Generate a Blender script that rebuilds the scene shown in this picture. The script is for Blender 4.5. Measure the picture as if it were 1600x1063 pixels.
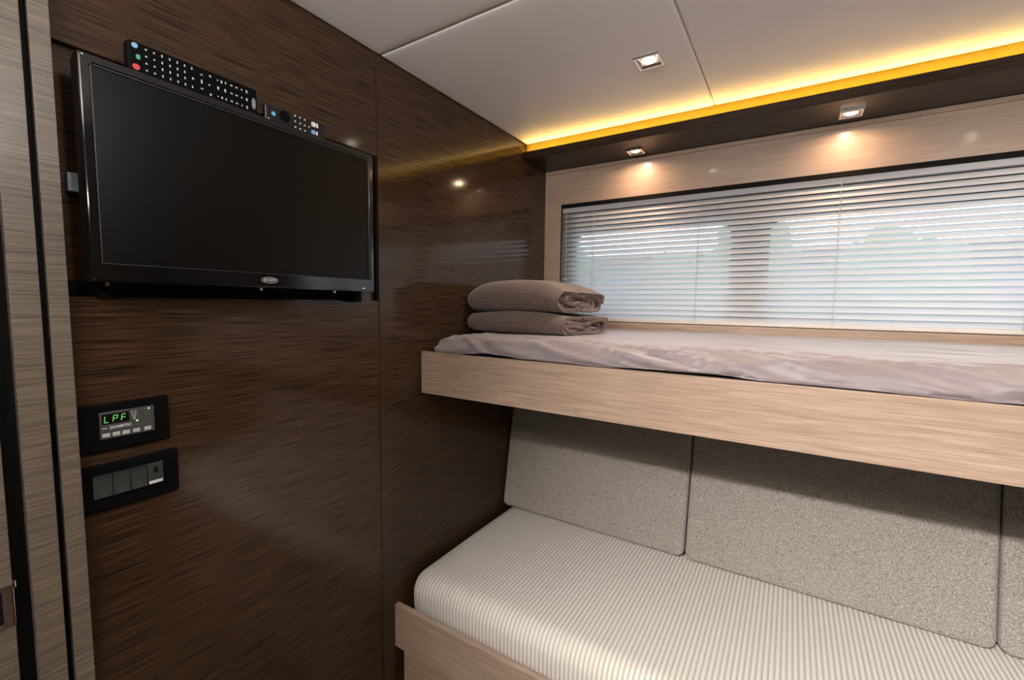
import bpy, bmesh, math, random
from mathutils import Vector, Matrix, noise
random.seed(7)
D = bpy.data
C = bpy.context.scene.collection
for o in list(D.objects):
    D.objects.remove(o)
ZO = 1.42                       # camera height above the floor; z below is measured from the camera

# ------------------------------------------------------------------ camera
cam = D.cameras.new('camera')
cam.sensor_width = 36.0
cam.lens = 693.28 / 1600 * 36
cam.clip_start = 0.02
co = D.objects.new('camera', cam)
C.objects.link(co)
Rm = Matrix(((0.84574224, 0.53345656, 0.01200693),
             (-0.05389533, 0.06301539, 0.99655625),
             (0.53086284, -0.84347683, 0.0820456)))
co.matrix_world = Matrix.Translation((1.0, 0, ZO)) @ Rm.transposed().to_4x4()
bpy.context.scene.camera = co

# ------------------------------------------------------------------ world, exposure, daylight
S = bpy.context.scene
S.view_settings.view_transform = 'Standard'
S.view_settings.look = 'None'
S.view_settings.gamma = 1
S.view_settings.use_curve_mapping = False
S.view_settings.exposure = 0.2
w = D.worlds.new('sky')
S.world = w
w.use_nodes = True
bg = w.node_tree.nodes['Background']
bg.inputs['Color'].default_value = (0.82, 0.91, 1.0, 1)
bg.inputs['Strength'].default_value = 4.0


def area(name, loc, rot, sx, sy, power, col, spread=math.pi, shape='RECTANGLE'):
    l = D.lights.new(name, 'AREA')
    l.shape = shape
    l.size = sx
    if shape in ('RECTANGLE', 'ELLIPSE'):
        l.size_y = sy
    l.energy = power
    l.color = col
    l.spread = spread
    o = D.objects.new(name, l)
    C.objects.link(o)
    o.location = (loc[0], loc[1], loc[2] + ZO)
    o.rotation_euler = rot
    return o


# unseen lights: added fills, and the aisle lamp that throws the bunk's shadow
area('rear_ceiling_fill', (1.2, -1.0, 0.36), (math.radians(152), 0, 0), 1.8, 0.15, 72.0, (1.0, 0.93, 0.88), math.radians(150))  # added fill washing the ceiling from the rear; no cove is modelled there
area('overhead_fill_light', (1.05, 0.16, 0.650), (0, 0, 0), 0.36, 0.36, 1.5, (1.0, 0.97, 0.94), math.radians(170))  # added overhead fill, set inside an invented hatch
area('tv_wall_fill_light', (1.435, 0.27, 0.585), (0, math.radians(108), 0), 0.09, 0.09, 3.4, (1.0, 0.96, 0.90), math.radians(125))  # added fill for the television wall, from out of view
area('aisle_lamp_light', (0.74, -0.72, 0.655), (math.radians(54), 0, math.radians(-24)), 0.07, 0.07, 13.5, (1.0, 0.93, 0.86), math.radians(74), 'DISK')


# ------------------------------------------------------------------ materials
def mat(name, col, rough=0.5, metal=0.0, coat=0.0, coat_r=0.05, spec=0.5, emis=None, es=0.0, trans=0.0, alpha=None):
    m = D.materials.new(name)
    m.use_nodes = True
    b = m.node_tree.nodes['Principled BSDF']
    b.inputs['Base Color'].default_value = (*col, 1)
    b.inputs['Roughness'].default_value = rough
    b.inputs['Metallic'].default_value = metal
    b.inputs['Coat Weight'].default_value = coat
    b.inputs['Coat Roughness'].default_value = coat_r
    b.inputs['Specular IOR Level'].default_value = spec
    b.inputs['Transmission Weight'].default_value = trans
    if emis:
        b.inputs['Emission Color'].default_value = (*emis, 1)
        b.inputs['Emission Strength'].default_value = es
    return m


class NT:
    def __init__(s, m):
        s.t = m.node_tree
        s.b = s.t.nodes['Principled BSDF']

    def n(s, typ, **kw):
        x = s.t.nodes.new(typ)
        for k, v in kw.items():
            if isinstance(v, (int, float, tuple, list)) and k in x.inputs:
                x.inputs[k].default_value = v
            else:
                setattr(x, k, v)
        return x

    def l(s, a, b):
        s.t.links.new(a, b)


def grain(m, c1, c2, along, across=230.0, lng=5.0, bump=0.15, band=0.35, contrast=(0.35, 0.68), rvar=0.0):
    """open-pored veneer whose grain runs along axis `along`"""
    q = NT(m)
    tc = q.n('ShaderNodeTexCoord')

    def stretched(a, c, det):
        mp = q.n('ShaderNodeMapping')
        sc = [c, c, c]
        sc['xyz'.index(along)] = a
        mp.inputs['Scale'].default_value = sc
        q.l(tc.outputs['Object'], mp.inputs['Vector'])
        nz = q.n('ShaderNodeTexNoise')
        nz.inputs['Scale'].default_value = 1.0
        nz.inputs['Detail'].default_value = det
        nz.inputs['Roughness'].default_value = 0.5
        q.l(mp.outputs[0], nz.inputs['Vector'])
        return nz
    fine = stretched(lng, across, 4)
    wide = stretched(lng * 0.25, across * 0.16, 2)
    mx = q.n('ShaderNodeMix', data_type='FLOAT')
    mx.inputs[0].default_value = band
    q.l(fine.outputs['Fac'], mx.inputs[2])
    q.l(wide.outputs['Fac'], mx.inputs[3])
    rp = q.n('ShaderNodeValToRGB')
    rp.color_ramp.elements[0].position = contrast[0]
    rp.color_ramp.elements[0].color = (*c1, 1)
    rp.color_ramp.elements[1].position = contrast[1]
    rp.color_ramp.elements[1].color = (*c2, 1)
    q.l(mx.outputs[0], rp.inputs[0])
    q.l(rp.outputs[0], q.b.inputs['Base Color'])
    bp = q.n('ShaderNodeBump')
    bp.inputs['Strength'].default_value = bump
    bp.inputs['Distance'].default_value = 0.0006
    q.l(fine.outputs['Fac'], bp.inputs['Height'])
    q.l(bp.outputs[0], q.b.inputs['Normal'])
    return m


M = {}
M['dark_wood'] = grain(mat('dark wenge veneer', (0, 0, 0), 0.5, spec=0.03, coat=0.65, coat_r=0.11), (0.006, 0.0032, 0.0016), (0.084, 0.046, 0.0235), 'y', 480, 9, 0.12, 0.14, (0.30, 0.70))
M['dark_wood_x'] = grain(mat('dark wenge veneer lengthwise', (0, 0, 0), 0.35, coat=0.15, coat_r=0.1, spec=0.2), (0.006, 0.0035, 0.0025), (0.032, 0.019, 0.014), 'x', 420, 14, 0.12, 0.2)
M['taupe_wood'] = grain(mat('taupe veneer', (0, 0, 0), 0.45, coat=0.2, coat_r=0.2), (0.055, 0.041, 0.029), (0.215, 0.176, 0.135), 'y', 480, 10, 0.2, 0.14, (0.25, 0.72))
M['beige_wood'] = grain(mat('beige oak veneer', (0, 0, 0), 0.42, coat=0.3, coat_r=0.12), (0.26, 0.182, 0.132), (0.47, 0.345, 0.262), 'x', 420, 12, 0.12, 0.2, (0.3, 0.7))
M['beige_panel'] = grain(mat('satin beige window panel', (0, 0, 0), 0.38, coat=0.55, coat_r=0.09), (0.34, 0.245, 0.185), (0.48, 0.365, 0.285), 'x', 380, 10, 0.04, 0.2, (0.3, 0.7))
M['black'] = mat('matt black', (0.004, 0.004, 0.004), 0.7, spec=0.15)
M['black_gloss'] = mat('gloss black plastic', (0.004, 0.004, 0.005), 0.12, coat=0.6, coat_r=0.05)
M['black_satin'] = mat('satin black plastic', (0.0035, 0.0035, 0.004), 0.55, spec=0.05)
M['screen'] = mat('switched off screen', (0.0015, 0.0015, 0.0013), 0.34, spec=0.22)
M['grey_edge'] = mat('grey inner bevel', (0.05, 0.05, 0.05), 0.35)
M['chrome'] = mat('chrome', (0.85, 0.84, 0.82), 0.12, metal=1)
M['nickel'] = mat('satin nickel', (0.62, 0.55, 0.50), 0.3, metal=1)
M['silver_print'] = mat('silver print', (0.62, 0.62, 0.62), 0.4, metal=0.3)
M['white_print'] = mat('white print', (0.75, 0.76, 0.78), 0.5)
M['grey_print'] = mat('grey print', (0.45, 0.48, 0.46), 0.5)
M['reflector'] = mat('lamp reflector', (0.90, 0.80, 0.72), 0.45)
M['grey_steel'] = mat('grey bracket', (0.22, 0.24, 0.26), 0.4, metal=0.3)
M['floor'] = grain(mat('floor planks', (0, 0, 0), 0.45), (0.05, 0.036, 0.028), (0.12, 0.09, 0.07), 'x', 60, 3, 0.1)
M['door_white'] = mat('off white wall lining', (0.52, 0.49, 0.45), 0.6)

# padded ceiling vinyl
m = mat('padded ceiling vinyl', (0.80, 0.79, 0.785), 0.5)
q = NT(m)
tc = q.n('ShaderNodeTexCoord')
nz = q.n('ShaderNodeTexNoise', Scale=900.0, Detail=3.0)
q.l(tc.outputs['Object'], nz.inputs['Vector'])
bp = q.n('ShaderNodeBump', Strength=0.25, Distance=0.0004)
q.l(nz.outputs['Fac'], bp.inputs['Height'])
q.l(bp.outputs[0], q.b.inputs['Normal'])
M['ceiling'] = m

# grey-beige woven upholstery
m = mat('tweed upholstery', (0.3, 0.27, 0.23), 0.95, spec=0.1)
q = NT(m)
q.b.inputs['Sheen Weight'].default_value = 0.15
tc = q.n('ShaderNodeTexCoord')
nz = q.n('ShaderNodeTexNoise', Scale=330.0, Detail=5.0, Roughness=0.8)
q.l(tc.outputs['Object'], nz.inputs['Vector'])
rp = q.n('ShaderNodeValToRGB')
rp.color_ramp.elements[0].position = 0.36
rp.color_ramp.elements[0].color = (0.105, 0.092, 0.080, 1)
rp.color_ramp.elements[1].position = 0.64
rp.color_ramp.elements[1].color = (0.52, 0.48, 0.435, 1)
q.l(nz.outputs['Fac'], rp.inputs[0])
q.l(rp.outputs[0], q.b.inputs['Base Color'])
bp = q.n('ShaderNodeBump', Strength=0.6, Distance=0.001)
q.l(nz.outputs['Fac'], bp.inputs['Height'])
q.l(bp.outputs[0], q.b.inputs['Normal'])
M['tweed'] = m

# ribbed cream upholstery: the ribs are in the mesh, the base colour darkens in the grooves
RIB = 0.0121
m = mat('ribbed cream upholstery', (0.7, 0.66, 0.58), 0.8, spec=0.2)
q = NT(m)
uv = q.n('ShaderNodeUVMap')
sx = q.n('ShaderNodeSeparateXYZ')
q.l(uv.outputs[0], sx.inputs[0])
mu = q.n('ShaderNodeMath', operation='FRACT')
q.l(sx.outputs[0], mu.inputs[0])
rp = q.n('ShaderNodeValToRGB')
e = rp.color_ramp.elements
e[0].position = 0.0
e[0].color = (0.46, 0.43, 0.385, 1)
e[1].position = 1.0
e[1].color = (0.46, 0.43, 0.385, 1)
a = e.new(0.34)
a.color = (0.80, 0.77, 0.71, 1)
a = e.new(0.66)
a.color = (0.80, 0.77, 0.71, 1)
q.l(mu.outputs[0], rp.inputs[0])
q.l(rp.outputs[0], q.b.inputs['Base Color'])
nz = q.n('ShaderNodeTexNoise', Scale=700.0, Detail=2.0)
tc = q.n('ShaderNodeTexCoord')
q.l(tc.outputs['Object'], nz.inputs['Vector'])
bp = q.n('ShaderNodeBump', Strength=0.3, Distance=0.0005)
q.l(nz.outputs['Fac'], bp.inputs['Height'])
q.l(bp.outputs[0], q.b.inputs['Normal'])
M['ribbed'] = m

# satin sheet
m = mat('mauve grey satin sheet', (0.205, 0.168, 0.180), 0.5, spec=0.5)
m.node_tree.nodes['Principled BSDF'].inputs['Sheen Weight'].default_value = 0.35
q = NT(m)
tc = q.n('ShaderNodeTexCoord')
nz = q.n('ShaderNodeTexNoise', Scale=14.0, Detail=4.0, Distortion=0.6)
mp = q.n('ShaderNodeMapping')
mp.inputs['Scale'].default_value = (0.35, 1.0, 1.0)
q.l(tc.outputs['Object'], mp.inputs['Vector'])
q.l(mp.outputs[0], nz.inputs['Vector'])
bp = q.n('ShaderNodeBump', Strength=0.5, Distance=0.006)
q.l(nz.outputs['Fac'], bp.inputs['Height'])
q.l(bp.outputs[0], q.b.inputs['Normal'])
M['sheet'] = m

# waffle weave blanket (UV in cells)
m = mat('taupe waffle weave', (0.2, 0.15, 0.12), 0.95, spec=0.1)
q = NT(m)
q.b.inputs['Sheen Weight'].default_value = 0.3
uv = q.n('ShaderNodeUVMap')
sx = q.n('ShaderNodeSeparateXYZ')
q.l(uv.outputs[0], sx.inputs[0])


def tri(sock):
    a = q.n('ShaderNodeMath', operation='FRACT')
    q.l(sock, a.inputs[0])
    b = q.n('ShaderNodeMath', operation='SUBTRACT')
    q.l(a.outputs[0], b.inputs[0])
    b.inputs[1].default_value = 0.5
    c = q.n('ShaderNodeMath', operation='ABSOLUTE')
    q.l(b.outputs[0], c.inputs[0])
    return c


mx = q.n('ShaderNodeMath', operation='MAXIMUM')
q.l(tri(sx.outputs[0]).outputs[0], mx.inputs[0])
q.l(tri(sx.outputs[1]).outputs[0], mx.inputs[1])
rp = q.n('ShaderNodeValToRGB')
rp.color_ramp.elements[0].position = 0.15
rp.color_ramp.elements[0].color = (0.065, 0.046, 0.040, 1)
rp.color_ramp.elements[1].position = 0.45
rp.color_ramp.elements[1].color = (0.215, 0.155, 0.135, 1)
q.l(mx.outputs[0], rp.inputs[0])
q.l(rp.outputs[0], q.b.inputs['Base Color'])
bp = q.n('ShaderNodeBump', Strength=0.9, Distance=0.003)
q.l(mx.outputs[0], bp.inputs['Height'])
q.l(bp.outputs[0], q.b.inputs['Normal'])
M['waffle'] = m

# blind slats: thin white plastic, slightly translucent
m = mat('white blind slat', (0.86, 0.87, 0.89), 0.4)
q = NT(m)
tr = q.n('ShaderNodeBsdfTranslucent')
tr.inputs['Color'].default_value = (0.84, 0.88, 0.93, 1)
ms = q.n('ShaderNodeMixShader')
ms.inputs[0].default_value = 0.46
q.l(q.b.outputs[0], ms.inputs[1])
q.l(tr.outputs[0], ms.inputs[2])
q.l(ms.outputs[0], q.t.nodes['Material Output'].inputs['Surface'])
M['slat'] = m
M['cord'] = mat('white cord', (0.62, 0.60, 0.58), 0.8)

# window glass
m = mat('window glass', (0.95, 0.98, 1.0), 0.0)
q = NT(m)
tp = q.n('ShaderNodeBsdfTransparent')
tp.inputs['Color'].default_value = (0.93, 0.96, 0.97, 1)
gl = q.n('ShaderNodeBsdfGlossy')
gl.inputs['Roughness'].default_value = 0.02
ms = q.n('ShaderNodeMixShader')
ms.inputs[0].default_value = 0.06
q.l(tp.outputs[0], ms.inputs[1])
q.l(gl.outputs[0], ms.inputs[2])
q.l(ms.outputs[0], q.t.nodes['Material Output'].inputs['Surface'])
M['glass'] = m

M['amber_lens'] = mat('amber lens', (0.22, 0.15, 0.018), 0.7, spec=0.1)
M['led'] = mat('amber led', (1, 0.8, 0.3), 0.5, emis=(1.0, 0.60, 0.17), es=60.0)
M['lamp_glow'] = mat('warm lamp glow', (1, 0.9, 0.8), 0.5, emis=(1.0, 0.83, 0.62), es=26.0)
M['green_led'] = mat('green display', (0.05, 0.3, 0.05), 0.5, emis=(0.18, 0.85, 0.12), es=0.42)
M['green_dot'] = mat('green indicator', (0.1, 0.5, 0.1), 0.5, emis=(0.35, 1.0, 0.2), es=1.6)
M['panel_face'] = mat('grey control face', (0.055, 0.058, 0.06), 0.4)
M['rocker'] = mat('dark grey rocker', (0.030, 0.034, 0.035), 0.42)
M['key_red'] = mat('red key', (0.75, 0.06, 0.08), 0.45)
M['key_green'] = mat('green key', (0.10, 0.45, 0.22), 0.45)
M['key_blue'] = mat('blue key', (0.22, 0.45, 0.72), 0.45)
M['key_white'] = mat('pale key', (0.50, 0.52, 0.50), 0.5)
M['grass'] = mat('pale gravel', (0.24, 0.25, 0.25), 0.9)
M['leaf'] = mat('leaves', (0.20, 0.30, 0.18), 0.8)
M['bark'] = mat('bark', (0.1, 0.08, 0.06), 0.9)
M['awning'] = mat('awning', (0.03, 0.03, 0.035), 0.7)
M['hull'] = mat('outer skin', (0.03, 0.028, 0.028), 0.6)
M['pale_wall'] = mat('grey blue render', (0.30, 0.33, 0.37), 0.8)
M['roof'] = mat('roof', (0.2, 0.16, 0.15), 0.8)


# ------------------------------------------------------------------ mesh helpers
def box(bm, x0, x1, y0, y1, z0, z1, bev=0.0, seg=2):
    r = bmesh.ops.create_cube(bm, size=1.0)
    vs = r['verts']
    for v in vs:
        v.co = Vector((x0 + (v.co.x + .5) * (x1 - x0), y0 + (v.co.y + .5) * (y1 - y0), z0 + (v.co.z + .5) * (z1 - z0)))
    if bev > 0:
        es = list({e for v in vs for e in v.link_edges})
        bmesh.ops.bevel(bm, geom=es, offset=bev, segments=seg, affect='EDGES', profile=0.5)
    return bm


def bx(*a, **k):
    return box(bmesh.new(), *a, **k)


def cyl(bm, p0, p1, r, n=16, r2=None):
    p0, p1 = Vector(p0), Vector(p1)
    d = p1 - p0
    mt = Matrix.Translation((p0 + p1) / 2) @ d.to_track_quat('Z', 'Y').to_matrix().to_4x4()
    bmesh.ops.create_cone(bm, cap_ends=True, segments=n, radius1=r, radius2=r if r2 is None else r2, depth=d.length, matrix=mt)
    return bm


def frame_x(bm, x0, x1, ya, yb, za, zb, w_):
    """rectangular frame in the y-z plane, built of one loop of quads extruded along x"""
    o = [(ya, za), (yb, za), (yb, zb), (ya, zb)]
    i = [(ya + w_, za + w_), (yb - w_, za + w_), (yb - w_, zb - w_), (ya + w_, zb - w_)]
    vo = [[bm.verts.new((x, *p)) for p in o] for x in (x0, x1)]
    vi = [[bm.verts.new((x, *p)) for p in i] for x in (x0, x1)]
    for k in range(4):
        j = (k + 1) % 4
        bm.faces.new((vo[1][k], vo[1][j], vi[1][j], vi[1][k]))
        bm.faces.new((vo[0][k], vi[0][k], vi[0][j], vo[0][j]))
        bm.faces.new((vo[0][k], vo[0][j], vo[1][j], vo[1][k]))
        bm.faces.new((vi[0][k], vi[1][k], vi[1][j], vi[0][j]))
    bmesh.ops.recalc_face_normals(bm, faces=bm.faces)
    return bm


def grid(bm, P, nu, nv, uvf=None):
    vs = [[bm.verts.new(P(i / nu, j / nv)) for j in range(nv + 1)] for i in range(nu + 1)]
    ul = bm.loops.layers.uv.verify() if uvf else None
    for i in range(nu):
        for j in range(nv):
            f = bm.faces.new((vs[i][j], vs[i + 1][j], vs[i + 1][j + 1], vs[i][j + 1]))
            f.smooth = True
            if uvf:
                for lp, (a, b) in zip(f.loops, ((i, j), (i + 1, j), (i + 1, j + 1), (i, j + 1))):
                    lp[ul].uv = uvf(a / nu, b / nv)
    return vs


def root_loc(p):
    while p.parent:
        p = p.parent
    return p.location


def obj(name, bm, m, parent=None, smooth=False, loc=None):
    """link bm as one object. Coordinates are camera-height based; loc puts the origin there."""
    me = D.meshes.new(name)
    sh = Vector((0, 0, ZO))
    if parent is not None:
        sh = sh - root_loc(parent)
    elif loc is not None:
        L = Vector((loc[0], loc[1], loc[2] + ZO))
        sh = sh - L
    bmesh.ops.translate(bm, verts=bm.verts, vec=sh)
    if smooth:
        for f in bm.faces:
            f.smooth = True
    bm.to_mesh(me)
    bm.free()
    me.materials.append(m)
    o = D.objects.new(name, me)
    C.objects.link(o)
    if parent is not None:
        o.parent = parent
    elif loc is not None:
        o.location = L
    return o


def tag(o, label=None, cat=None, group=None, kind=None):
    if label: o['label'] = label
    if cat: o['category'] = cat
    if group: o['group'] = group
    if kind: o['kind'] = kind
    return o


def thing(name, loc, label, cat, group=None):
    o = D.objects.new(name, None)
    o.empty_display_size = 0.05
    C.objects.link(o)
    o.location = (loc[0], loc[1], loc[2] + ZO)
    return tag(o, label, cat, group)


def struct(name, bm, m, parent=None, smooth=False, label=None):
    o = obj(name, bm, m, parent, smooth)
    if parent is None:
        o['kind'] = 'structure'
        if label: o['label'] = label
    return o


def copy_tree(o, parent=None):
    c = o.copy()
    C.objects.link(c)
    if parent is not None:
        c.parent = parent
    for ch in list(o.children):
        copy_tree(ch, c)
    return c


def text_bm(s, size, bold=0.0):
    cu = D.curves.new('lettering', 'FONT')
    cu.body = s
    cu.size = size
    cu.align_x = 'CENTER'
    cu.align_y = 'CENTER'
    cu.extrude = 0.0003
    cu.offset = bold
    to = D.objects.new('lettering', cu)
    C.objects.link(to)
    dg = bpy.context.evaluated_depsgraph_get()
    me = D.meshes.new_from_object(to.evaluated_get(dg))
    bm = bmesh.new()
    bm.from_mesh(me)
    D.objects.remove(to)
    D.curves.remove(cu)
    D.meshes.remove(me)
    return bm


def to_wall(bm, x, y, z, sy=1.0):
    """turn lettering (xy plane) so it reads on a wall facing +x; text runs along +y"""
    for v in bm.verts:
        a, b, c = v.co
        v.co = Vector((x + c, y + a * sy, z + b))
    return bm


def oval(bm, x, y, z, ry, rz, w_, t=0.0006, n=40):
    a = []
    for k in range(n):
        th = 2 * math.pi * k / n
        c, s_ = math.cos(th), math.sin(th)
        a.append([bm.verts.new((x + dx, y + (ry + dr) * c, z + (rz + dr) * s_)) for dx, dr in ((0, 0), (0, -w_), (t, -w_), (t, 0))])
    for k in range(n):
        p, r = a[k], a[(k + 1) % n]
        for i in range(4):
            j = (i + 1) % 4
            bm.faces.new((p[i], r[i], r[j], p[j]))
    bmesh.ops.recalc_face_normals(bm, faces=bm.faces)
    return bm


# ------------------------------------------------------------------ dimensions
ZC, ZF = 0.675, -1.42           # ceiling, floor
XR = 2.22                       # right end wall
YW = 1.866                      # face of the window wall panel
YB = -1.25                      # rear wall
GR = 0.873                      # groove between the wall panels

# ------------------------------------------------------------------ the room
struct('floor', bx(-0.15, XR + .1, YB - .1, 2.0, ZF - 0.05, ZF), M['floor'])

# left wall: two big veneered panels on a black carcass, with a shallow niche for the television
NT_, NB = 0.404, 0.003
b = bmesh.new()
box(b, -0.016, 0.0, 0.2, GR - 0.001, NT_, ZC, 0.0008)
box(b, -0.016, 0.0, 0.2, GR - 0.001, ZF, NB, 0.0008)
wl = struct('wall_left', b, M['dark_wood'], label='dark veneered wall panel behind the television')
obj('corner_panel', bx(-0.016, 0.0, GR + 0.001, YW, ZF, ZC, bev=0.0008), M['dark_wood'], wl)
obj('niche_back', bx(-0.05, -0.012, 0.2, GR - 0.004, NB - .03, NT_ + .03), M['dark_wood'], wl)
obj('carcass', bx(-0.12, -0.052, YB, 2.0, ZF, ZC + .1), M['black'], wl)
obj('niche_edge', bx(-0.05, -0.0005, GR - 0.008, GR - 0.0015, NB, NT_), M['black'], wl)

tr = struct('trim_1', bx(-0.05, 0.02, 0.2015, 0.225, ZF, ZC, bev=0.0008), M['taupe_wood'], label='narrow taupe post nearest the television')
tr2 = struct('trim_2', bx(-0.05, 0.02, 0.1605, 0.193, ZF, ZC, bev=0.0008), M['taupe_wood'], label='taupe door post left of the narrow post')
struct('trim_3', bx(-0.05, 0.004, 0.140, 0.2025, ZF, ZC), M['black'], label='black slab behind the gaps between door and posts')  # plain black slab closing the gaps
dr = struct('door_1', bx(-0.03, 0.02, YB + .2, 0.1405, ZF + .02, ZC - .02, bev=0.0012), M['taupe_wood'], label='taupe sliding door at the left edge')
# latch: chrome keep with a raised lip
b = bmesh.new()
box(b, 0.02, 0.0225, 0.06, 0.1405, -0.498, -0.432, 0.0006)
lt = obj('latch_plate', b, M['nickel'], dr)
b = bmesh.new()
box(b, 0.0225, 0.027, 0.06, 0.1415, -0.4345, -0.4315, 0.0006)
box(b, 0.0225, 0.030, 0.1385, 0.1425, -0.4365, -0.4255, 0.0008)
box(b, 0.0225, 0.0245, 0.138, 0.1405, -0.498, -0.436, 0.0004)
box(b, 0.0225, 0.025, 0.06, 0.125, -0.498, -0.4955, 0.0004)
obj('latch_rim', b, M['chrome'], lt)
obj('latch_pocket', bx(0.0226, 0.0235, 0.085, 0.1285, -0.490, -0.441), M['black'], lt)
b = bmesh.new()
cyl(b, (0.0236, 0.118, -0.452), (0.026, 0.118, -0.452), 0.0035)
cyl(b, (0.0236, 0.118, -0.480), (0.026, 0.118, -0.480), 0.0035)
obj('latch_bolt', b, M['chrome'], lt, True)

# rest of the left wall towards the back is the sliding door; close the shell
struct('wall_back', bx(-0.15, XR + .1, YB - 0.05, YB, ZF, ZC), M['dark_wood_x'])
struct('wall_right', bx(XR, XR + 0.05, YB, 2.0, ZF, ZC + .1), M['dark_wood'])

# window wall: dark hull with two openings, beige panel framing the blind
HX = ((0.125, 0.785), (0.915, 1.66), (1.79, 2.19))
HZ = (-0.045, 0.325)
WX0, WX1 = 0.083, 2.14
WZ0, WZ1 = -0.076, 0.4405


def rect_hole_wall(y0, y1, x0, x1, z0, z1, holes, r=0.0, n=6):
    """a wall slab in the x-z plane with rectangular (rounded) holes, built column by column"""
    bm = bmesh.new()
    xs = x0
    for (a, c, zl, zh) in holes:
        box(bm, xs, a, y0, y1, z0, z1)
        box(bm, a, c, y0, y1, z0, zl)
        box(bm, a, c, y0, y1, zh, z1)
        if r > 0:
            for (cx, cz, sx_, sz_) in ((a, zl, 1, 1), (c, zl, -1, 1), (a, zh, 1, -1), (c, zh, -1, -1)):
                ring = [(cx, cz)]
                for k in range(n + 1):
                    th = math.pi / 2 * k / n
                    ring.append((cx + sx_ * r * (1 - math.cos(th)), cz + sz_ * r * (1 - math.sin(th))))
                v0 = [bm.verts.new((p[0], y0, p[1])) for p in ring]
                v1 = [bm.verts.new((p[0], y1, p[1])) for p in ring]
                m_ = len(ring)
                bm.faces.new(v0)
                bm.faces.new(v1[::-1])
                for k in range(m_):
                    bm.faces.new((v0[k], v1[k], v1[(k + 1) % m_], v0[(k + 1) % m_]))
        xs = c
    box(bm, xs, x1, y0, y1, z0, z1)
    bmesh.ops.recalc_face_normals(bm, faces=bm.faces)
    return bm


struct('wall_window_outer', rect_hole_wall(1.925, 1.955, -0.12, XR + .05, ZF, ZC + .1, [(a, c, *HZ) for a, c in HX], 0.05), M['hull'])
wb = struct('wall_window', rect_hole_wall(YW, YW + 0.012, -0.0, XR, -0.32, 0.66, [(WX0, WX1, WZ0, WZ1)]), M['beige_panel'], label='beige panel framing the window blind')
struct('wall_window_lower', bx(0, XR, YW, YW + 0.012, ZF, -0.32), M['dark_wood_x'])
b = bmesh.new()   # reveal lining
box(b, WX0 - .01, WX0, YW + .001, 1.925, WZ0 - .01, WZ1 + .01)
box(b, WX1, WX1 + .01, YW + .001, 1.925, WZ0 - .01, WZ1 + .01)
box(b, WX0, WX1, YW + .001, 1.925, WZ0 - .01, WZ0)
obj('reveal', b, M['beige_wood'], wb)
obj('head_reveal', bx(WX0, WX1, YW - .0005, 1.925, WZ1 - .0055, WZ1 + .01), M['black'], wb)
obj('top_bead', bx(0.002, XR - .002, YW - 0.007, YW + .0005, 0.589, 0.6045, bev=0.002), M['beige_wood'], wb)
obj('window_sill', bx(0.002, XR - .002, YW - 0.010, YW + .0005, -0.32, WZ0 - 0.004, bev=0.0025), M['beige_wood'], wb)
for k, (a, c) in enumerate(HX):
    wn = struct('window_%d' % (k + 1), bx(a - .01, c + .01, 1.934, 1.938, HZ[0] - .01, HZ[1] + .01), M['glass'])

# ------------------------------------------------------------------ ceiling: padded panels with rounded edges
cl = struct('ceiling', bx(-0.12, XR + .05, YB, 2.0, ZC + 0.02, ZC + 0.06), M['door_white'], label='padded off-white ceiling')


def pad(x0, x1, y0, y1, holes=()):
    bm = bmesh.new()
    r, dp = 0.009, 0.009
    off = [0, .0006, .0018, .0036, .006, r, .03, .06]

    def ticks(a, c):
        mid = [a + .06 + (c - a - .12) * k / 12 for k in range(1, 12)]
        return [a + o for o in off] + mid + [c - o for o in reversed(off)]
    xs, ys = ticks(x0, x1), ticks(y0, y1)

    def z(x, y):
        d = min(x - x0, x1 - x, y - y0, y1 - y)
        d = max(0, d)
        e = 0 if d >= r else (1 - math.sqrt(max(0, 1 - ((r - d) / r) ** 2)))
        return ZC + dp * e - 0.0012 * min(1, d / .06)
    V = [[bm.verts.new((x, y, z(x, y))) for y in ys] for x in xs]
    for i in range(len(xs) - 1):
        for j in range(len(ys) - 1):
            f = bm.faces.new((V[i][j], V[i][j + 1], V[i + 1][j + 1], V[i + 1][j]))
            f.smooth = True
    # turn the border up into the gap
    bo = [e for e in bm.edges if e.is_boundary]
    rr = bmesh.ops.extrude_edge_only(bm, edges=bo)
    for g in rr['geom']:
        if isinstance(g, bmesh.types.BMVert):
            g.co.z = ZC + 0.021
    return bm


obj('ceiling_panel', pad(0.0, 0.7395, 0.8855, 1.685), M['ceiling'], cl)
obj('ceiling_panel', pad(0.7405, XR, 0.8855, 1.685), M['ceiling'], cl)
obj('ceiling_panel', pad(0.0, XR, YB, 0.8845), M['ceiling'], cl)
# cove behind the ceiling edge
obj('cove_top', bx(0.0, XR, 1.693, 1.70, 0.63, ZC + .02), M['door_white'], cl)

# dark pelmet board carrying two downlights, amber strip in the cove above it
pel = struct('trim_4', bx(0.001, XR, 1.654, YW + .012, 0.605, 0.6365, bev=0.0012), M['dark_wood_x'], label='dark pelmet board above the window carrying the small downlights')
st = thing('cove_light_strip', (0.0, 1.69, 0.637), 'glowing amber light strip running along the cove between ceiling and dark pelmet', 'light strip')
obj('lens', bx(0.002, XR - .01, 1.6858, 1.6925, 0.637, 0.692), M['amber_lens'], st)
obj('diode_strip', bx(0.006, XR - .01, 1.6600, 1.6655, 0.6368, 0.6382), M['led'], st)


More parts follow.
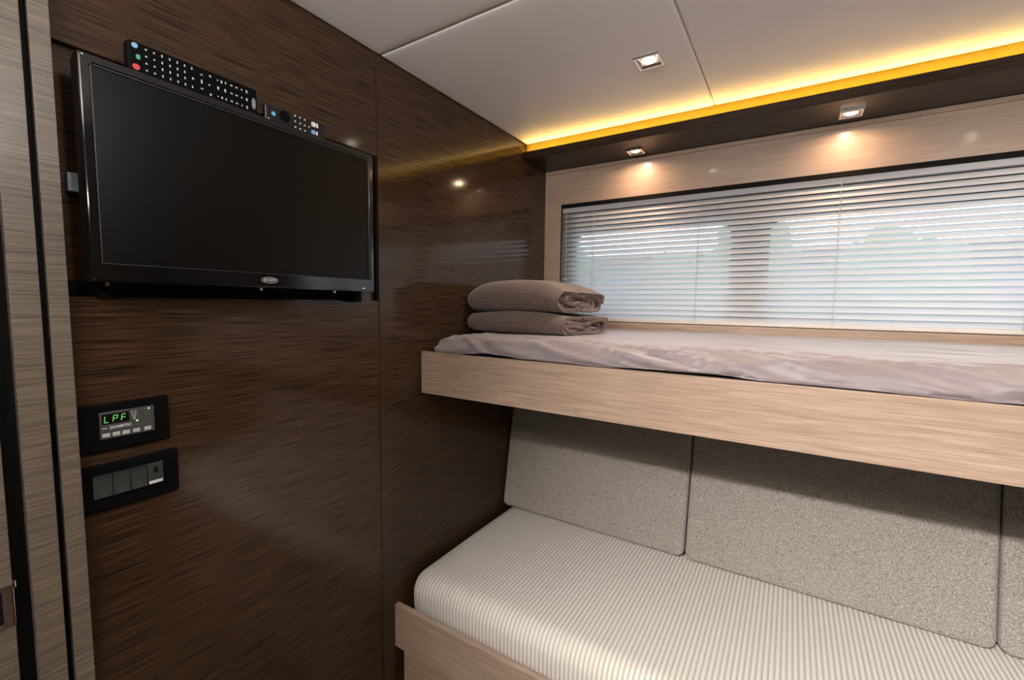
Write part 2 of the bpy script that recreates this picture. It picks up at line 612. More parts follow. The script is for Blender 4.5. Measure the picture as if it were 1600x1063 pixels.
# ------------------------------------------------------------------ square downlights
def downlight(name, x, y, z, label, group, power, tilt=0.0, s=0.036, cone=math.radians(120), col=(1.0, 0.82, 0.66)):
    t = thing(name, (x, y, z), label, 'ceiling light', group)
    fr = bmesh.new()
    o_, i_ = s, s * 0.72
    zz = z - 0.007
    # bevelled square rim
    rings = [(o_, z), (o_, zz + .002), (o_ - .002, zz), (i_ + .002, zz), (i_, zz + .002), (i_ - .004, z + .0)]
    vs = [[fr.verts.new((x + r * sx_, y + r * sy_, q_)) for sx_, sy_ in ((-1, -1), (1, -1), (1, 1), (-1, 1))] for r, q_ in rings]
    for a in range(len(vs) - 1):
        for k in range(4):
            fr.faces.new((vs[a][k], vs[a][(k + 1) % 4], vs[a + 1][(k + 1) % 4], vs[a + 1][k]))
    bmesh.ops.recalc_face_normals(fr, faces=fr.faces)
    obj('rim', fr, M['chrome'], t)
    obj('reflector', bx(x - i_, x + i_, y - i_, y + i_, z - .0016, z - .0004), M['reflector'], t)
    b_ = bmesh.new()
    cyl(b_, (x, y, z - .0016), (x, y, z - .0045), s * .5, 24, s * .4)
    obj('bulb', b_, M['lamp_glow'], t, True)
    l = area(name + '_light', (x, y, z - .0105), (0, 0, 0), s * .7, s * .7, power, col, cone, 'DISK')
    return t


downlight('ceiling_downlight', 0.628, 1.283, ZC, 'square chrome downlight set in the padded ceiling panel', None, 2.2)
downlight('pelmet_downlight', 0.444, 1.778, 0.605, 'small square downlight under the dark pelmet, nearer the dark corner', 'downlights under the pelmet', 0.75, s=0.031, cone=math.radians(165), col=(1.0, 0.64, 0.38))
downlight('pelmet_downlight', 1.122, 1.772, 0.605, 'small square downlight under the dark pelmet, nearer the right edge', 'downlights under the pelmet', 0.75, s=0.031, cone=math.radians(165), col=(1.0, 0.64, 0.38))
downlight('pelmet_downlight', 1.80, 1.772, 0.605, 'small square downlight under the pelmet beyond the right edge', 'downlights under the pelmet', 0.75, s=0.031, cone=math.radians(165), col=(1.0, 0.64, 0.38))
for (x, y) in ((1.55, 1.283), (0.74, -0.72)):
    downlight('ceiling_downlight', x, y, ZC, 'square chrome downlight in the ceiling outside the view', 'downlights outside the view', 2.2, cone=math.radians(150))

pt = struct('wall_partition_added', bx(1.48, 1.53, YB, 0.72, ZF, ZC + .02), M['dark_wood'])  # added unseen wall: carries the fill lamp, darkens reflections in the television wall
wl_ = thing('added_fill_lamp', (1.48, .27, .5), 'added square lamp on the added partition behind the camera, out of view', 'added lamp')  # invented fixture for the added television wall fill
obj('housing', bx(1.462, 1.4795, .21, .33, .53, .64, bev=.004), M['nickel'], wl_)
obj('diffuser', bx(1.458, 1.463, .22, .32, .54, .63, bev=.002), M['white_print'], wl_)
hb = thing('added_roof_hatch', (1.05, 0.16, ZC), 'added square roof hatch around an overhead fill light, out of view', 'roof hatch')  # invented hatch dressing the added overhead fill
b = bmesh.new()
box(b, .85, .87, -.04, .36, .655, ZC, .003)
box(b, 1.23, 1.25, -.04, .36, .655, ZC, .003)
box(b, .87, 1.23, -.04, -.02, .655, ZC, .003)
box(b, .87, 1.23, .34, .36, .655, ZC, .003)
obj('frame', b, M['silver_print'], hb)
obj('pane', bx(.87, 1.23, -.02, .34, .664, .672), M['white_print'], hb)

# ------------------------------------------------------------------ television
tv = thing('television', (0.0, 0.52, 0.02), 'black flat television mounted on the dark veneered wall, switched off', 'television')
Y0, Y1, Z0, Z1, XF = 0.241, 0.7985, 0.0265, 0.3735, 0.07
b = bmesh.new()
frame_x(b, 0.045, XF, Y0, Y1, Z0, Z1, 0.0145)
bmesh.ops.bevel(b, geom=[e for e in b.edges if all(v.co.x > XF - 1e-5 for v in e.verts)], offset=0.0028, segments=3, affect='EDGES')
box(b, 0.045, XF - .0005, Y0 + .012, Y1 - .012, Z0 + .006, 0.0555)
obj('bezel', b, M['black_gloss'], tv)
b = bmesh.new()
box(b, 0.028, 0.046, Y0 + .001, Y1 - .001, Z0 + .001, Z1 - .0005, 0.004)
box(b, -0.004, 0.03, Y0 + .03, Y1 - .03, Z0 + .02, Z1 - .004, 0.012)
obj('rear_casing', b, M['black_satin'], tv)
obj('screen', bx(0.046, XF - .004, Y0 + .0155, Y1 - .0155, 0.0575, Z1 - .0155), M['screen'], tv)
b = bmesh.new()
frame_x(b, XF - .006, XF - .0012, Y0 + .0138, Y1 - .0138, 0.0552, Z1 - .0138, 0.0013)
obj('inner_rim', b, M['grey_edge'], tv)
lg = obj('emblem', oval(bmesh.new(), XF + .0002, 0.5215, 0.0425, 0.0175, 0.0062, 0.0012), M['silver_print'], tv)
obj('lettering', to_wall(text_bm('JENSEN', 0.0078, 0.00015), XF + .0003, 0.5215, 0.0425), M['silver_print'], lg)
b = bmesh.new()
for y_ in (0.7605, 0.7655):
    cyl(b, (XF - .001, y_, 0.034), (XF + .0006, y_, 0.034), 0.0013, 10)
obj('indicator', b, mat('pale blue indicator', (.3, .4, .6), .3, emis=(.45, .6, 1), es=.8), tv)
b = bmesh.new()
box(b, -0.045, -0.006, 0.232, 0.80, 0.004, 0.030, 0.002)
box(b, -0.006, 0.026, 0.768, 0.792, -0.001, 0.030, 0.002)
box(b, -0.006, 0.026, 0.262, 0.276, 0.002, 0.030, 0.002)
obj('wall_plate', b, M['black_satin'], tv)
for y_ in (0.268, 0.52, 0.70):
    b = bmesh.new()
    cyl(b, (0.026, y_, 0.0235), (0.040, y_, 0.0235), 0.0028, 10)
    obj('screw', b, M['nickel'], tv)
obj('side_bracket', bx(-0.014, 0.004, 0.2365, 0.262, 0.172, 0.203, bev=0.002), M['grey_steel'], tv)


# ------------------------------------------------------------------ remote controls
def key(parent, y, z, x, w_, h, m, name='key'):
    return obj(name, bx(x - .0006, x + .0007, y - w_ / 2, y + w_ / 2, z - h / 2, z + h / 2, bev=min(w_, h) * .28), m, parent)


def tilt_root(t, ang):
    t.rotation_euler = (0, ang, 0)


ry0, ry1, rz0, rz1 = 0.3065, 0.5150, 0.3745, 0.4255
RX = 0.058
r1 = thing('remote_control', (0.05, 0.41, rz0), 'long black remote control with many pale keys standing on top of the television', 'remote control')
b = bx(0.036, RX, ry0, ry1, rz0, rz1, bev=0.0045, seg=3)
obj('case', b, M['black_satin'], r1, False)
L_ = ry1 - ry0
HZ_ = rz1 - rz0


def P1(px, py):
    """pixel on the close-up of the long remote to (y, z) on its face"""
    # corners of the face: TL (90,45) TR (1022,415) BL (95,290) BR (1035,630)
    u = (px - 92) / (1028 - 92)
    # nonlinear foreshortening is small over the remote
    top = 45 + (415 - 45) * u
    bot = 290 + (630 - 290) * u
    v = (py - top) / (bot - top)
    uu = u * (1 + 0.22 * (1 - u)) if False else u
    return ry0 + uu * L_, rz1 - v * HZ_


spots = []
for i in range(7):
    for j in range(4):
        if i == 6 and j in (1, 2):
            continue
        px = 203 + i * 50.5
        py = 128 + i * 20.2 + j * (53 - i * .8)
        spots.append((px, py, 14 if i < 2 else 10, 16 if i < 2 else 26, 0))
for px, py, w_, h in ((512, 328, 15, 22), (575, 296, 18, 12), (575, 350, 12, 40), (575, 407, 20, 12), (632, 376, 12, 18), (640, 306, 14, 24), (640, 453, 14, 26),
                      (700, 400, 14, 34), (755, 420, 14, 34), (697, 336, 10, 16), (728, 350, 12, 34), (760, 358, 10, 26),
                      (697, 466, 10, 14), (728, 477, 12, 26), (760, 490, 12, 22)):
    spots.append((px, py, w_, h, 0))
for i in range(4):
    for j, dy in enumerate((0, 64, 128)):
        spots.append((806 + i * 42.5, 378 + i * 17 + dy, 20 if i < 2 else 14, 16 if i < 3 else 34, 0))
for px, py, w_, h, _ in spots:
    y_, z_ = P1(px, py)
    key(r1, y_, z_, RX + .0002, w_ / 936 * L_, h / 240 * HZ_ * .8, M['key_white'])
for (px, py, r_, m_, lab) in ((135, 100, .0048, 'key_blue', 'round pale blue key'), (138, 262, .0055, 'key_red', 'round red key')):
    y_, z_ = P1(px, py)
    b = bmesh.new()
    cyl(b, (RX - .001, y_, z_), (RX + .0012, y_, z_), r_, 20, r_ * .85)
    tag(obj('key', b, M[m_], r1), lab)
y_, z_ = P1(152, 186)
tag(key(r1, y_, z_, RX + .0002, .0055, .008, M['key_green']), 'green key')
y_, z_ = P1(993, 528)
em = obj('emblem', oval(bmesh.new(), RX + .0002, y_, z_, 0.0036, 0.0108, 0.0007), M['silver_print'], r1)
tb = text_bm('JENSEN', 0.0045, 0.0001)
for v in tb.verts:
    v.co = Vector((v.co.y, -v.co.x, v.co.z))
obj('lettering', to_wall(tb, RX + .0003, y_, z_), M['silver_print'], em)

sy0, sy1, sz0, sz1 = 0.5315, 0.672, 0.3745, 0.4085
SX = 0.056
r2 = thing('remote_control', (0.05, 0.60, sz0), 'short black remote control standing on the television near its right corner', 'remote control')
obj('case', bx(0.042, SX, sy0, sy1, sz0, sz1, bev=0.004, seg=3), M['black_gloss'], r2)
sL, sH = sy1 - sy0, sz1 - sz0


def P2(px, py):
    u = (px - 1088) / (1543 - 1088)
    top = 545 + (712 - 545) * u
    bot = 662 + (832 - 662) * u
    return sy0 + u * sL, sz1 - (py - top) / (bot - top) * sH


for i, px in enumerate((1300, 1337, 1373)):
    for j in range(3):
        y_, z_ = P2(px, 638 + i * 15 + j * 42)
        key(r2, y_, z_, SX + .0002, 0.0042, 0.0036, M['key_white'])
for px, py, w_, h, m_ in ((1440, 704, .0085, .0105, 'white_print'), (1470, 714, .0055, .0095, 'white_print'), (1438, 764, .0085, .0095, 'key_blue'), (1468, 775, .0045, .0085, 'white_print'), (1407, 722, .0030, .0036, 'key_white'), (1110, 657, .0036, .0036, 'key_white')):
    y_, z_ = P2(px, py)
    key(r2, y_, z_, SX + .0002, w_, h, M[m_])
y_, z_ = P2(1143, 625)
b = bmesh.new()
cyl(b, (SX - .001, y_, z_), (SX + .001, y_, z_), .0048, 20)
kb = tag(obj('key', b, mat('bright blue key', (.06, .35, .6), .4), r2), 'round blue key')
b = bmesh.new()
cyl(b, (SX + .001, y_, z_), (SX + .0015, y_, z_), .0017, 12)
obj('key_mark', b, M['white_print'], kb)
y_, z_ = P2(1225, 645)
b = bmesh.new()
cyl(b, (SX - .001, y_, z_), (SX + .0008, y_, z_), .0115, 28)
obj('navigation_ring', b, M['black_satin'], r2)

# ------------------------------------------------------------------ control panel with the LPF display
cp = thing('control_panel', (0.0, 0.28, -0.265), 'black control panel with a green lit display, above the switches', 'control panel')
cy0, cy1, cz0, cz1 = 0.19, 0.3555, -0.264, -0.181
obj('surround', bx(-.002, 0.007, cy0, cy1, cz0, cz1, bev=0.0025, seg=3), M['black_satin'], cp)
fx = 0.0095
obj('face', bx(0.004, fx, 0.2545, 0.3318, -0.2425, -0.1955, bev=0.0012), M['panel_face'], cp)
obj('display', bx(fx - .001, fx + .0004, 0.2575, 0.2945, -0.2165, -0.199), M['black_gloss'], cp)


def seg_char(bm, segs, y, z, w_, h, t, x, sl=0.12):
    S_ = {'a': (0, 1, 1, 1), 'b': (1, .5, 1, 1), 'c': (1, 0, 1, .5), 'd': (0, 0, 1, 0), 'e': (0, 0, 0, .5), 'f': (0, .5, 0, 1), 'g': (0, .5, 1, .5)}
    for c_ in segs:
        a0, b0, a1, b1 = S_[c_]
        ya, za, yb, zb = y + a0 * w_, z + b0 * h, y + a1 * w_, z + b1 * h
        n0 = len(bm.verts)
        if za == zb:
            r = box(bm, x, x + .0003, ya + t * .3, yb - t * .3, za - t / 2, za + t / 2)
        else:
            r = box(bm, x, x + .0003, ya - t / 2, ya + t / 2, za + t * .3, zb - t * .3)
        bm.verts.ensure_lookup_table()
        for v in list(bm.verts)[n0:]:
            v.co.y += (v.co.z - z) * sl


b = bmesh.new()
for ch, y_ in (('fed', 0.2605), ('abefg', 0.2720), ('aefg', 0.2835)):
    seg_char(b, ch, y_, -0.2135, 0.0056, 0.0110, 0.0013, fx + .0005)
obj('lettering', b, M['green_led'], cp)
obj('lettering', to_wall(text_bm('DOMETIC', 0.0068, 0.0002), fx + .0002, 0.2825, -0.2235), M['white_print'], cp)
b = bmesh.new()
for k in range(3):
    box(b, fx, fx + .0003, 0.2575 + k * .0024, 0.2592 + k * .0024, -0.2242, -0.2228)
obj('emblem', b, M['white_print'], cp)
for k, y_ in enumerate((0.2620, 0.2758, 0.2894, 0.3040, 0.3205)):
    obj('button', bx(fx - .001, fx + .001, y_ - .0052, y_ + .0052, -0.2395, -0.2325, bev=.0006), M['grey_print'], cp)
b = bmesh.new()
for (p, q_) in (((0.2975, -0.2005), (0.3015, -0.2155)), ((0.3050, -0.2005), (0.3025, -0.2155)), ((0.2975, -0.2005), (0.3050, -0.2005)), ((0.3000, -0.2050), (0.3040, -0.2050)), ((0.3005, -0.2090), (0.3035, -0.2090)), ((0.3008, -0.2125), (0.3032, -0.2125))):
    cyl(b, (fx + .0003, *p), (fx + .0003, *q_), 0.0006, 6)
obj('scale_mark', b, M['grey_print'], cp)
for (y_, z_) in ((0.3055, -0.2185), (0.3235, -0.1995)):
    b = bmesh.new()
    cyl(b, (fx - .001, y_, z_), (fx + .0008, y_, z_), 0.0014, 12)
    tag(obj('indicator', b, M['green_dot'], cp), 'lit green indicator')
b = bmesh.new()
for (y_, z_) in ((0.3075, -0.2045), (0.3075, -0.2090), (0.3075, -0.2135), (0.3185, -0.2050), (0.3235, -0.2050), (0.3185, -0.2105), (0.3240, -0.2105), (0.3185, -0.2160), (0.3245, -0.2160)):
    cyl(b, (fx - .001, y_, z_), (fx + .0005, y_, z_), 0.0008, 8)
box(b, fx, fx + .0003, 0.3160, 0.3205, -0.2002, -0.1992)
obj('indicator', b, mat('dim indicator', (.16, .22, .16), .4), cp)

# ------------------------------------------------------------------ switch plate
sp = thing('switch_plate', (0.0, 0.29, -0.37), 'black switch plate with three dark rockers and a socket, below the control panel', 'switch plate')
obj('surround', bx(-.002, 0.007, 0.215, 0.3665, -0.3690, -0.2860, bev=0.0025, seg=3), M['black_satin'], sp)
ys = [0.2405, 0.2665, 0.2915, 0.3160, 0.3412]
for k in range(4):
    za, zb = -0.3440 - .0, -0.3035
    ya, yb = ys[k] + .0006, ys[k + 1] - .0006
    if k < 3:
        b = bmesh.new()
        prof = [(0.004, za), (0.0115, za + .001), (0.0098, (za + zb) / 2), (0.0105, zb - .006), (0.0120, zb - .001), (0.004, zb)]
        v0 = [b.verts.new((x_, ya, z_)) for x_, z_ in prof]
        v1 = [b.verts.new((x_, yb, z_)) for x_, z_ in prof]
        b.faces.new(v0)
        b.faces.new(v1[::-1])
        for i in range(len(prof)):
            j = (i + 1) % len(prof)
            b.faces.new((v0[i], v0[j], v1[j], v1[i]))
        bmesh.ops.recalc_face_normals(b, faces=b.faces)
        rk = obj('rocker', b, M['rocker'], sp)
        ym = (ya + yb) / 2
        ob_ = oval(bmesh.new(), 0.0108, ym, za + .0085, 0.0042, 0.0042, 0.0007, 0.0006, 20)
        obj('rocker_mark', ob_, mat('faint grey ring', (.09, .1, .1), .4), rk)
    else:
        sk = obj('socket', bx(0.004, 0.0105, ya, yb, za + .001, zb, bev=.0008), M['rocker'], sp)
        obj('socket_hole', bx(0.0100, 0.0108, ya + .009, ya + .016, -0.3225, -0.3125), M['black'], sk)
        tag(obj('white_tab', bx(0.0095, 0.0112, ya + .0015, yb - .0015, za + .002, za + .0075, bev=.0005), M['white_print'], sk), 'small white tab')

# ------------------------------------------------------------------ window blind
BX0, BX1 = 0.0865, 2.136
bl = thing('venetian_blind', (1.1, 1.886, -0.075), 'white horizontal slat blind covering the long window above the upper bunk', 'blind')
obj('head_rail', bx(BX0, BX1, 1.876, 1.898, 0.4145, 0.4345, bev=.001), M['slat'], bl)
NS = 22
pitch = (0.4005 + 0.0515) / (NS - 1)
proto = None
for k in range(NS):
    zc = 0.4005 - k * pitch
    if proto is None:
        b = bmesh.new()
        W_, th = 0.0245, math.radians(57)

        def P(u, v):
            s_ = (v - .5) * W_
            cam_ = 0.0016 * (1 - (2 * v - 1) ** 2)
            # inner edge low, outer edge high; crown faces the room
            y_ = 1.886 + s_ * math.cos(th) - cam_ * math.sin(th)
            z_ = zc + s_ * math.sin(th) + cam_ * math.cos(th)
            return (BX0 + .001 + u * (BX1 - BX0 - .002), y_, z_)
        grid(b, P, 24, 8)
        proto = obj('slat', b, M['slat'], bl)
        sm = proto.modifiers.new('thickness', 'SOLIDIFY')
        sm.thickness = 0.0005
    else:
        c_ = proto.copy()
        C.objects.link(c_)
        c_.location.z = -k * pitch
        # tiny individual tilt and sag
        c_.location.y = random.uniform(-.0004, .0004)
obj('bottom_rail', bx(BX0, BX1, 1.878, 1.895, -0.0745, -0.0615, bev=.003, seg=3), mat('cream rail', (.78, .74, .68), .45), bl)
for x_ in (0.107, 0.235, 0.672, 1.117, 1.568, 1.98):
    b = bmesh.new()
    for y_ in (1.8745, 1.8975):
        cyl(b, (x_, y_, 0.418), (x_, y_, -0.064), 0.0009 if x_ > .11 else .0011, 6)
    for k in range(NS):
        zc = 0.4005 - k * pitch
        cyl(b, (x_, 1.8745, zc - .009), (x_, 1.8975, zc + .0085), 0.0005, 5)
        cyl(b, (x_ + .003, 1.8735, zc - .012), (x_ + .0035, 1.8735, zc - .005), 0.0009, 5)
    obj('ladder_cord', b, M['cord'], bl)
b = bmesh.new()
cyl(b, (1.5705, 1.868, 0.40), (1.5705, 1.868, -0.06), 0.0016, 8)
obj('tilt_wand', b, M['cord'], bl)

# ------------------------------------------------------------------ upper bunk
bk = thing('upper_bunk', (1.1, 1.45, -0.30), 'wall to wall upper bunk shelf with a deep beige oak front board', 'bunk')
obj('front_board', bx(0.0008, XR, 1.042, 1.060, -0.2905, -0.1565, bev=0.0012), M['beige_wood'], bk)
obj('deck', bx(0.001, XR, 1.0601, YW - .002, -0.2905, -0.2725), M['dark_wood_x'], bk)
obj('slat_base', bx(0.001, XR, 1.0601, YW - .002, -0.2725, -0.1572), M['black'], bk)

# mattress wrapped in a sheet
MX0, MX1, MY0, MY1, MZB, MZT = 0.030, XR - .02, 1.047, YW - .012, -0.1555, -0.1045


def sheet_pt(u, v):
    """u along x, v: 0 bottom front -> up the front -> across the top to the back"""
    x = MX0 + (MX1 - MX0) * u
    hgt = MZT - MZB
    r = 0.046
    # profile by arc-length
    s_ = v
    front = 0.16
    if s_ < front:                       # vertical + round
        t = s_ / front
        if t < .3:
            y = MY0
            z = MZB + (hgt - r) * (t / .3)
        else:
            a = (t - .3) / .7 * math.pi / 2
            y = MY0 + r * 1.6 * (1 - math.cos(a))
            z = MZT - r + r * math.sin(a)
    else:
        t = (s_ - front) / (1 - front)
        y = MY0 + r * 1.6 + (MY1 - MY0 - r * 1.6) * t
        z = MZT
    # left end rounds down and the corner draws back
    dx = x - MX0
    R_ = 0.05
    if dx < R_:
        k = 1 - math.sqrt(max(0, 1 - (1 - dx / R_) ** 2))
        z = z - (z - MZB) * k * 0.9
        y += 0.045 * k * max(0, 1 - s_ * 2.5)
    # soft unevenness, then creases that fan up from the tucked front
    p = Vector((x * 2.3, y * 3.0, 0.3))
    z += 0.0045 * noise.noise(p)
    z += 0.0022 * noise.noise(Vector((x * 9, y * 12, 5.1)))
    fm = max(0.0, 1 - abs(s_ - 0.11) / 0.19)
    w1 = noise.noise(Vector((x * 5.5 + y * 9, y * 6 + s_ * 4, 1.7)))
    cre = 0.0
    for (kx, ks, ph, am) in ((30, 22, 0.3, 1.0), (19, -15, 1.9, .8), (55, 30, 4.1, .6)):
        v_ = math.sin(kx * x + ks * s_ * 4 + ph + 5 * w1)
        cre += am * (abs(v_) ** 3 * (1 if v_ > 0 else -.4))
    amp = 0.0054 * fm * (0.5 + 1.1 * max(0, noise.noise(Vector((x * 3.1, 2.0, 9.0))) + .35))
    z += cre * amp * (0.9 if s_ > .03 else .35)
    y -= cre * amp * 1.3 * (1 if s_ > .03 else .5)
    z += 0.0030 * max(0, noise.noise(Vector((x * 6, y * 30 + x * 14, 3.0)))) * (1 if s_ > .1 else 0)
    if s_ < 0.05:                        # hem lifts here and there
        z += (0.05 - s_) / .05 * (0.013 * max(0, noise.noise(Vector((x * 3.7, 0, 7.7))) + .12) ** 1.0 * 1.6)
    return (x, max(y, MY0 - 0.010), max(z, MZB))


mt = thing('mattress', (1.1, 1.45, -0.166), 'thin mattress wrapped in a creased mauve grey sheet on the upper bunk', 'mattress')
b = bmesh.new()
grid(b, lambda u, v: sheet_pt(u ** 1.0, v), 620, 90)
bmesh.ops.recalc_face_normals(b, faces=b.faces)
sh = obj('sheet', b, M['sheet'], mt)
obj('core', bx(MX0 + .03, MX1, MY0 + .03, MY1, -0.1560, MZT - .016, bev=.012), M['sheet'], mt)


# ------------------------------------------------------------------ folded waffle blankets
def blanket(name, label, x0, x1, y0, y1, z0, h, turns, th, seed, sag):
    t = thing(name, ((x0 + x1) / 2, (y0 + y1) / 2, z0), label, 'blanket', 'folded blankets stacked on the bunk')
    # flattened spiral: centre line of the cloth in the (y,z) section
    pts = []
    rng = random.Random(seed)
    depth = y1 - y0
    lay = []
    ins = 0.0
    n_half = 14
    path = []
    zlo, zhi = th / 2, h - th / 2
    ylo, yhi = th / 2, depth - th / 2
    # start at back top, run forward over the top, round the front, back along the bottom, round, and inwards
    cur = [yhi, zhi]
    for dy_, dz_ in ((.0, -3.0), (.35, -2.2), (.5, -1.4), (.4, -.7), (.1, -.15)):
        path.append((yhi + dy_ * th, zhi + dz_ * th))
    side = 0
    for k in range(n_half):
        r = (zhi - zlo) / 2
        zc = (zhi + zlo) / 2
        if side == 0:      # top run to the front then arc
            a0 = ylo + r * (0.75 if k == 0 else 1.0)
            m_ = 26
            for i in range(m_):
                path.append((yhi - (yhi - a0) * (i + 1) / m_, zhi))
            for i in range(1, 17):
                a = math.pi * i / 16
                path.append((a0 - r * (0.75 if k == 0 else 1.0) * math.sin(a), zc + r * math.cos(a)))
            ylo += th * 1.25
            zhi_n = zhi - th * 1.04
            side = 1
        else:
            a0 = yhi - r * 0.9
            m_ = 26
            st_ = path[-1][0]
            for i in range(m_):
                path.append((st_ + (a0 - st_) * (i + 1) / m_, zlo))
            zt = zhi - th * 1.04
            r2_ = (zt - zlo) / 2
            for i in range(1, 17):
                a = math.pi * i / 16
                path.append((a0 + r2_ * 0.9 * math.sin(a), zlo + r2_ - r2_ * math.cos(a)))
            zhi = zt
            zlo += th * 1.04
            yhi = a0
            side = 0
        if zhi - zlo < th * 0.75:
            break
    # arc lengths
    ln = [0.0]
    for a, c in zip(path, path[1:]):
        ln.append(ln[-1] + math.hypot(a[0] - c[0], a[1] - c[1]))
    nu = len(path) - 1
    nv = 70

    def P(u, v):
        i = min(nu, int(round(u * nu)))
        y_, z_ = path[i]
        yy = y0 + y_
        fr = y_ / depth
        vx = v
        # right end is cut on the skew and each fold ends a little differently
        xe = x1 + 0.055 * fr + 0.022 * noise.noise(Vector((ln[i] * 7, seed, 0))) - 0.006 * (ln[i] / ln[-1])
        xs = x0 + 0.012 * abs(2 * z_ / h - 1) ** 2 + 0.008 * noise.noise(Vector((ln[i] * 12, seed + 5, 0)))
        x = xs + (xe - xs) * vx
        # plump in the middle, drooping to the ends
        e = abs(2 * vx - 1)
        f = 1 - sag * e ** 3.2 - 0.05 * e
        f *= 1 - 0.10 * fr ** 3
        if vx > .5:
            f *= 1 - 0.10 * max(0, (vx - .75) / .25) ** 1.5 * (z_ / h)
        z = z0 + z_ * f
        n_ = noise.noise(Vector((x * 7, yy * 7, z_ * 16 + seed)))
        z += 0.004 * n_ * (z_ / h)
        z += 0.0035 * math.sin(fr * 17 + ln[i] * 5 + seed) * max(0, vx - .55) / .45 * (1 if .1 < z_ / h < .9 else .3)
        yy += 0.005 * noise.noise(Vector((x * 6, z_ * 20, seed + 3)))
        yy += 0.010 * (e ** 4) * (1 if fr < .5 else -1)
        return (x, yy, z)
    b_ = bmesh.new()
    cell = 0.0075
    grid(b_, P, nu, nv, lambda u, v: (ln[min(nu, int(round(u * nu)))] / cell, v * (x1 - x0) / cell))
    o_ = obj('folded_cloth', b_, M['waffle'], t)
    so = o_.modifiers.new('thickness', 'SOLIDIFY')
    so.thickness = th * 0.93
    so.offset = 0
    so.use_even_offset = False
    be = o_.modifiers.new('soft', 'BEVEL')
    be.width = th * .3
    be.segments = 2
    be.limit_method = 'ANGLE'
    be.angle_limit = math.radians(60)
    return t


ZM = MZT + 0.004
blanket('folded_blanket', 'folded taupe waffle blanket at the bottom of the stack, lying on the sheet', 0.012, 0.385, 1.262, 1.535, ZM, 0.074, 4, 0.0118, 3, 0.10)
blanket('folded_blanket', 'folded taupe waffle blanket on top of the stack, plump and thicker', 0.012, 0.375, 1.258, 1.530, ZM + 0.0755, 0.108, 4, 0.0155, 11, 0.30)

# ------------------------------------------------------------------ lower bench
bn = thing('bench', (1.1, 1.3, ZF), 'built in beige oak bench base with a raised front board, below the bunk', 'bench')
obj('front_board', bx(0.0008, XR, 0.920, 0.9385, -1.077, -0.9395, bev=0.0015), M['beige_wood'], bn)
obj('cabinet', bx(0.020, XR, 0.9386, 0.956, ZF + .001, -1.02, bev=0.001), M['beige_wood'], bn)
obj('seat_deck', bx(0.001, XR, 0.9386, YW - .012, -1.02, -1.003), M['black'], bn)

# seat cushion with ribs
CX0, CX1, CY0, CY1, CZ0, CZ1 = 0.016, XR - .01, 0.962, 1.575, -1.002, -0.858
b = bmesh.new()
NR = int((CX1 - CX0) / RIB)
per = 8
prof = [(CY0 + .012, CZ0), (CY0 + .003, CZ0 + .02)]
R0 = 0.055
prof += [(CY0, CZ0 + .05), (CY0, CZ1 - R0 - .01)]
for i in range(1, 13):
    a = math.pi / 2 * i / 12
    prof.append((CY0 + R0 * (1 - math.cos(a)), CZ1 - R0 + R0 * math.sin(a)))
for i in range(1, 23):
    prof.append((CY0 + R0 + (CY1 - CY0 - R0) * i / 22, CZ1))
nrm = []
for i in range(len(prof)):
    a_ = prof[max(0, i - 1)]
    c_ = prof[min(len(prof) - 1, i + 1)]
    t_ = Vector((c_[0] - a_[0], c_[1] - a_[1])).normalized()
    nrm.append((-t_.y, t_.x))
nx = NR * per
N_ = len(prof) - 1


def CP(u, v):
    i = int(round(v * N_))
    x = CX0 + (CX1 - CX0) * u
    ph = (u * NR) % 1.0
    rib = abs(math.sin(math.pi * ph)) ** 0.8 * 0.0018
    y, z = prof[i]
    # crown and rounded left end
    d = x - CX0
    k = 0
    RL = 0.05
    if d < RL:
        k = 1 - math.sqrt(max(0, 1 - (1 - d / RL) ** 2))
    top = max(0, (z - CZ0) / (CZ1 - CZ0))
    z -= 0.040 * k * top
    y += 0.040 * k * (1 - min(1, max(0, (y - CY0) / .12)))
    crown = 0.003 * math.sin(math.pi * min(1, max(0, (y - CY0) / .6)))
    z += crown * min(1, d / .2) * top
    z += 0.002 * noise.noise(Vector((x * 3, y * 4, 0.5))) * top
    y += 0.004 * noise.noise(Vector((x * 2.5, 0.3, z * 5)))
    return (x, y - rib * -nrm[i][0] * -1 * -1 if False else y + rib * nrm[i][0], z + rib * nrm[i][1])


grid(b, CP, nx, N_, lambda u, v: (u * NR, v))
# close the left side with a fan to a skirt
b.verts.ensure_lookup_table()
side = [b.verts[i] for i in range(N_ + 1)]
base = [b.verts.new((CX0 + .002, v.co.y, CZ0)) for v in side]
for i in range(N_):
    b.faces.new((side[i], base[i], base[i + 1], side[i + 1]))
bmesh.ops.recalc_face_normals(b, faces=b.faces)
tag(obj('seat_cushion', b, M['ribbed'], None, False, (1.1, 1.3, CZ0)), 'long cream ribbed seat cushion lying on the bench', 'cushion')

# reclined back cushions
lean = (1.598 - 1.528) / (0.858 - 0.455)


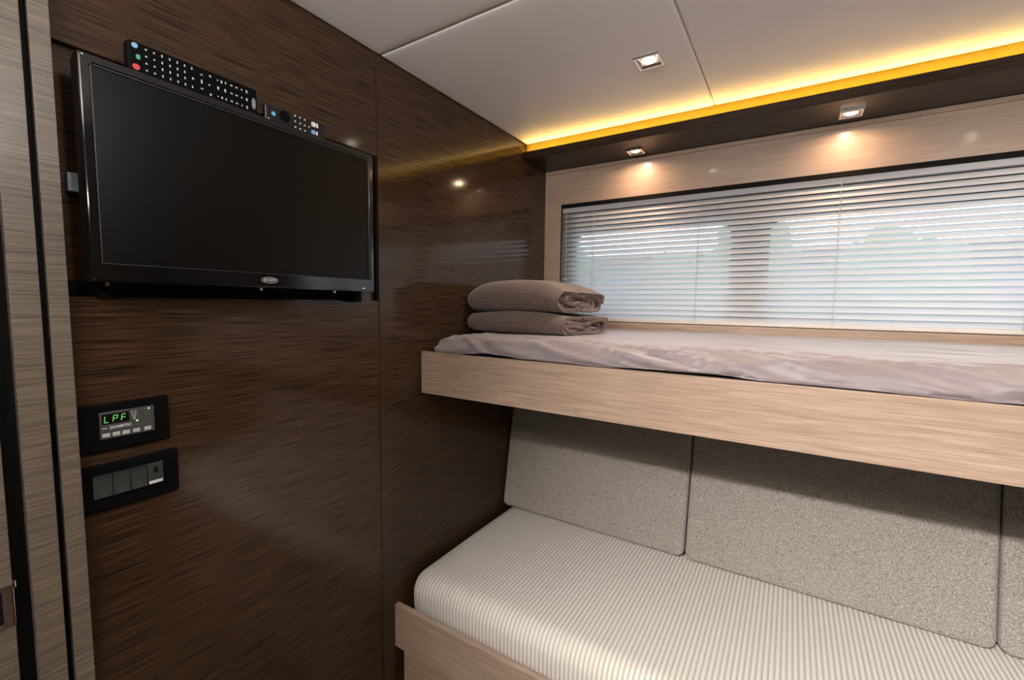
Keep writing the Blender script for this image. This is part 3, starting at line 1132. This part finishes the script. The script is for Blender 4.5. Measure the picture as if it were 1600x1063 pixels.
def back_cushion(x0, x1, label):
    z0, z1 = -0.851, -0.30
    bm_ = bmesh.new()
    T_ = 0.085
    box(bm_, x0, x1, 0, T_, 0, z1 - z0)
    es = [e for e in bm_.edges]
    ye = [e for e in bm_.edges if abs(e.verts[0].co.y - e.verts[1].co.y) > .01]
    bmesh.ops.bevel(bm_, geom=ye, offset=0.024, segments=6, affect='EDGES', profile=0.5)
    fe = [e for e in bm_.edges if all(v.co.y < 1e-4 for v in e.verts)]
    bmesh.ops.bevel(bm_, geom=fe, offset=0.016, segments=5, affect='EDGES', profile=0.55)
    for v in bm_.verts:
        y, z = v.co.y, v.co.z
        v.co = Vector((v.co.x, 1.520 + y + z * lean, z0 + z - y * lean * .3))
    for f in bm_.faces:
        f.smooth = True
    o_ = obj('back_cushion', bm_, M['tweed'], None, True, ((x0 + x1) / 2, 1.56, z0))
    wn_ = o_.modifiers.new('wn', 'WEIGHTED_NORMAL')
    return tag(o_, label, 'cushion', 'grey tweed back cushions along the bench')


back_cushion(0.003, 0.7335, 'grey tweed back cushion beside the dark wall')
back_cushion(0.7365, 1.4765, 'grey tweed back cushion in the middle of the bench back')
back_cushion(1.4795, 2.215, 'grey tweed back cushion partly cut off by the right edge')

# ------------------------------------------------------------------ outside
g = bx(-300, 300, 2.2, 900, ZF - 1.2, ZF - 1.1)
struct('ground', g, M['grass'])
aw = thing('awning', (1.0, 2.9, 0.62), 'dark rolled out awning above the window, outside', 'awning')
obj('canopy', bx(-1.5, 4.0, 1.97, 3.0, 0.62, 0.66), M['awning'], aw)


def tree(x, y, h, r, label, seed):
    t = thing('tree', (x, y, ZF - 1.1), label, 'tree', 'trees outside the window')
    b_ = bmesh.new()
    cyl(b_, (x, y, ZF - 1.1), (x, y, ZF - 1.1 + h * .6), r * .09, 10, r * .05)
    obj('trunk', b_, M['bark'], t)
    b_ = bmesh.new()
    bmesh.ops.create_icosphere(b_, subdivisions=4, radius=1)
    for v in b_.verts:
        n_ = 1 + .35 * noise.noise(v.co * 2.2 + Vector((seed, 0, 0))) + .18 * noise.noise(v.co * 6)
        v.co = Vector((x + v.co.x * r * n_, y + v.co.y * r * n_, ZF - 1.1 + h * .62 + v.co.z * h * .4 * n_))
    obj('crown', b_, M['leaf'], t, True)


for k, (x, y, h, r_, lab) in enumerate((
        (-5.2, 12.0, 4.5, 1.5, 'leafy tree outside at the far left of the blind'),
        (-2.3, 15.0, 4.0, 1.2, 'leafy tree outside, second from the left behind the blind'),
        (0.1, 11.6, 4.6, 0.9, 'leafy tree outside left of the post between the window panes'),
        (2.9, 13.5, 4.1, 1.5, 'leafy tree outside just right of the post between the panes'),
        (6.6, 12.2, 3.6, 1.6, 'leafy tree outside towards the right edge'))):
    tree(x, y, h, r_, lab, k * 3 + 1)
hs = thing('house', (2.0, 20.0, ZF - 1.1), 'low grey blue house outside, glimpsed between the slats', 'house')
obj('wall', bx(-14, 24, 20, 26, ZF - 1.1, 1.75), M['pale_wall'], hs)
obj('roof', bx(-14.5, 24.5, 19.6, 26.4, 1.75, 2.25, bev=.05), M['roof'], hs)
for k in range(9):
    x = -12 + k * 4
    obj('window', bx(x, x + 1.3, 19.95, 20.02, -0.9, 0.25), M['awning'], hs)
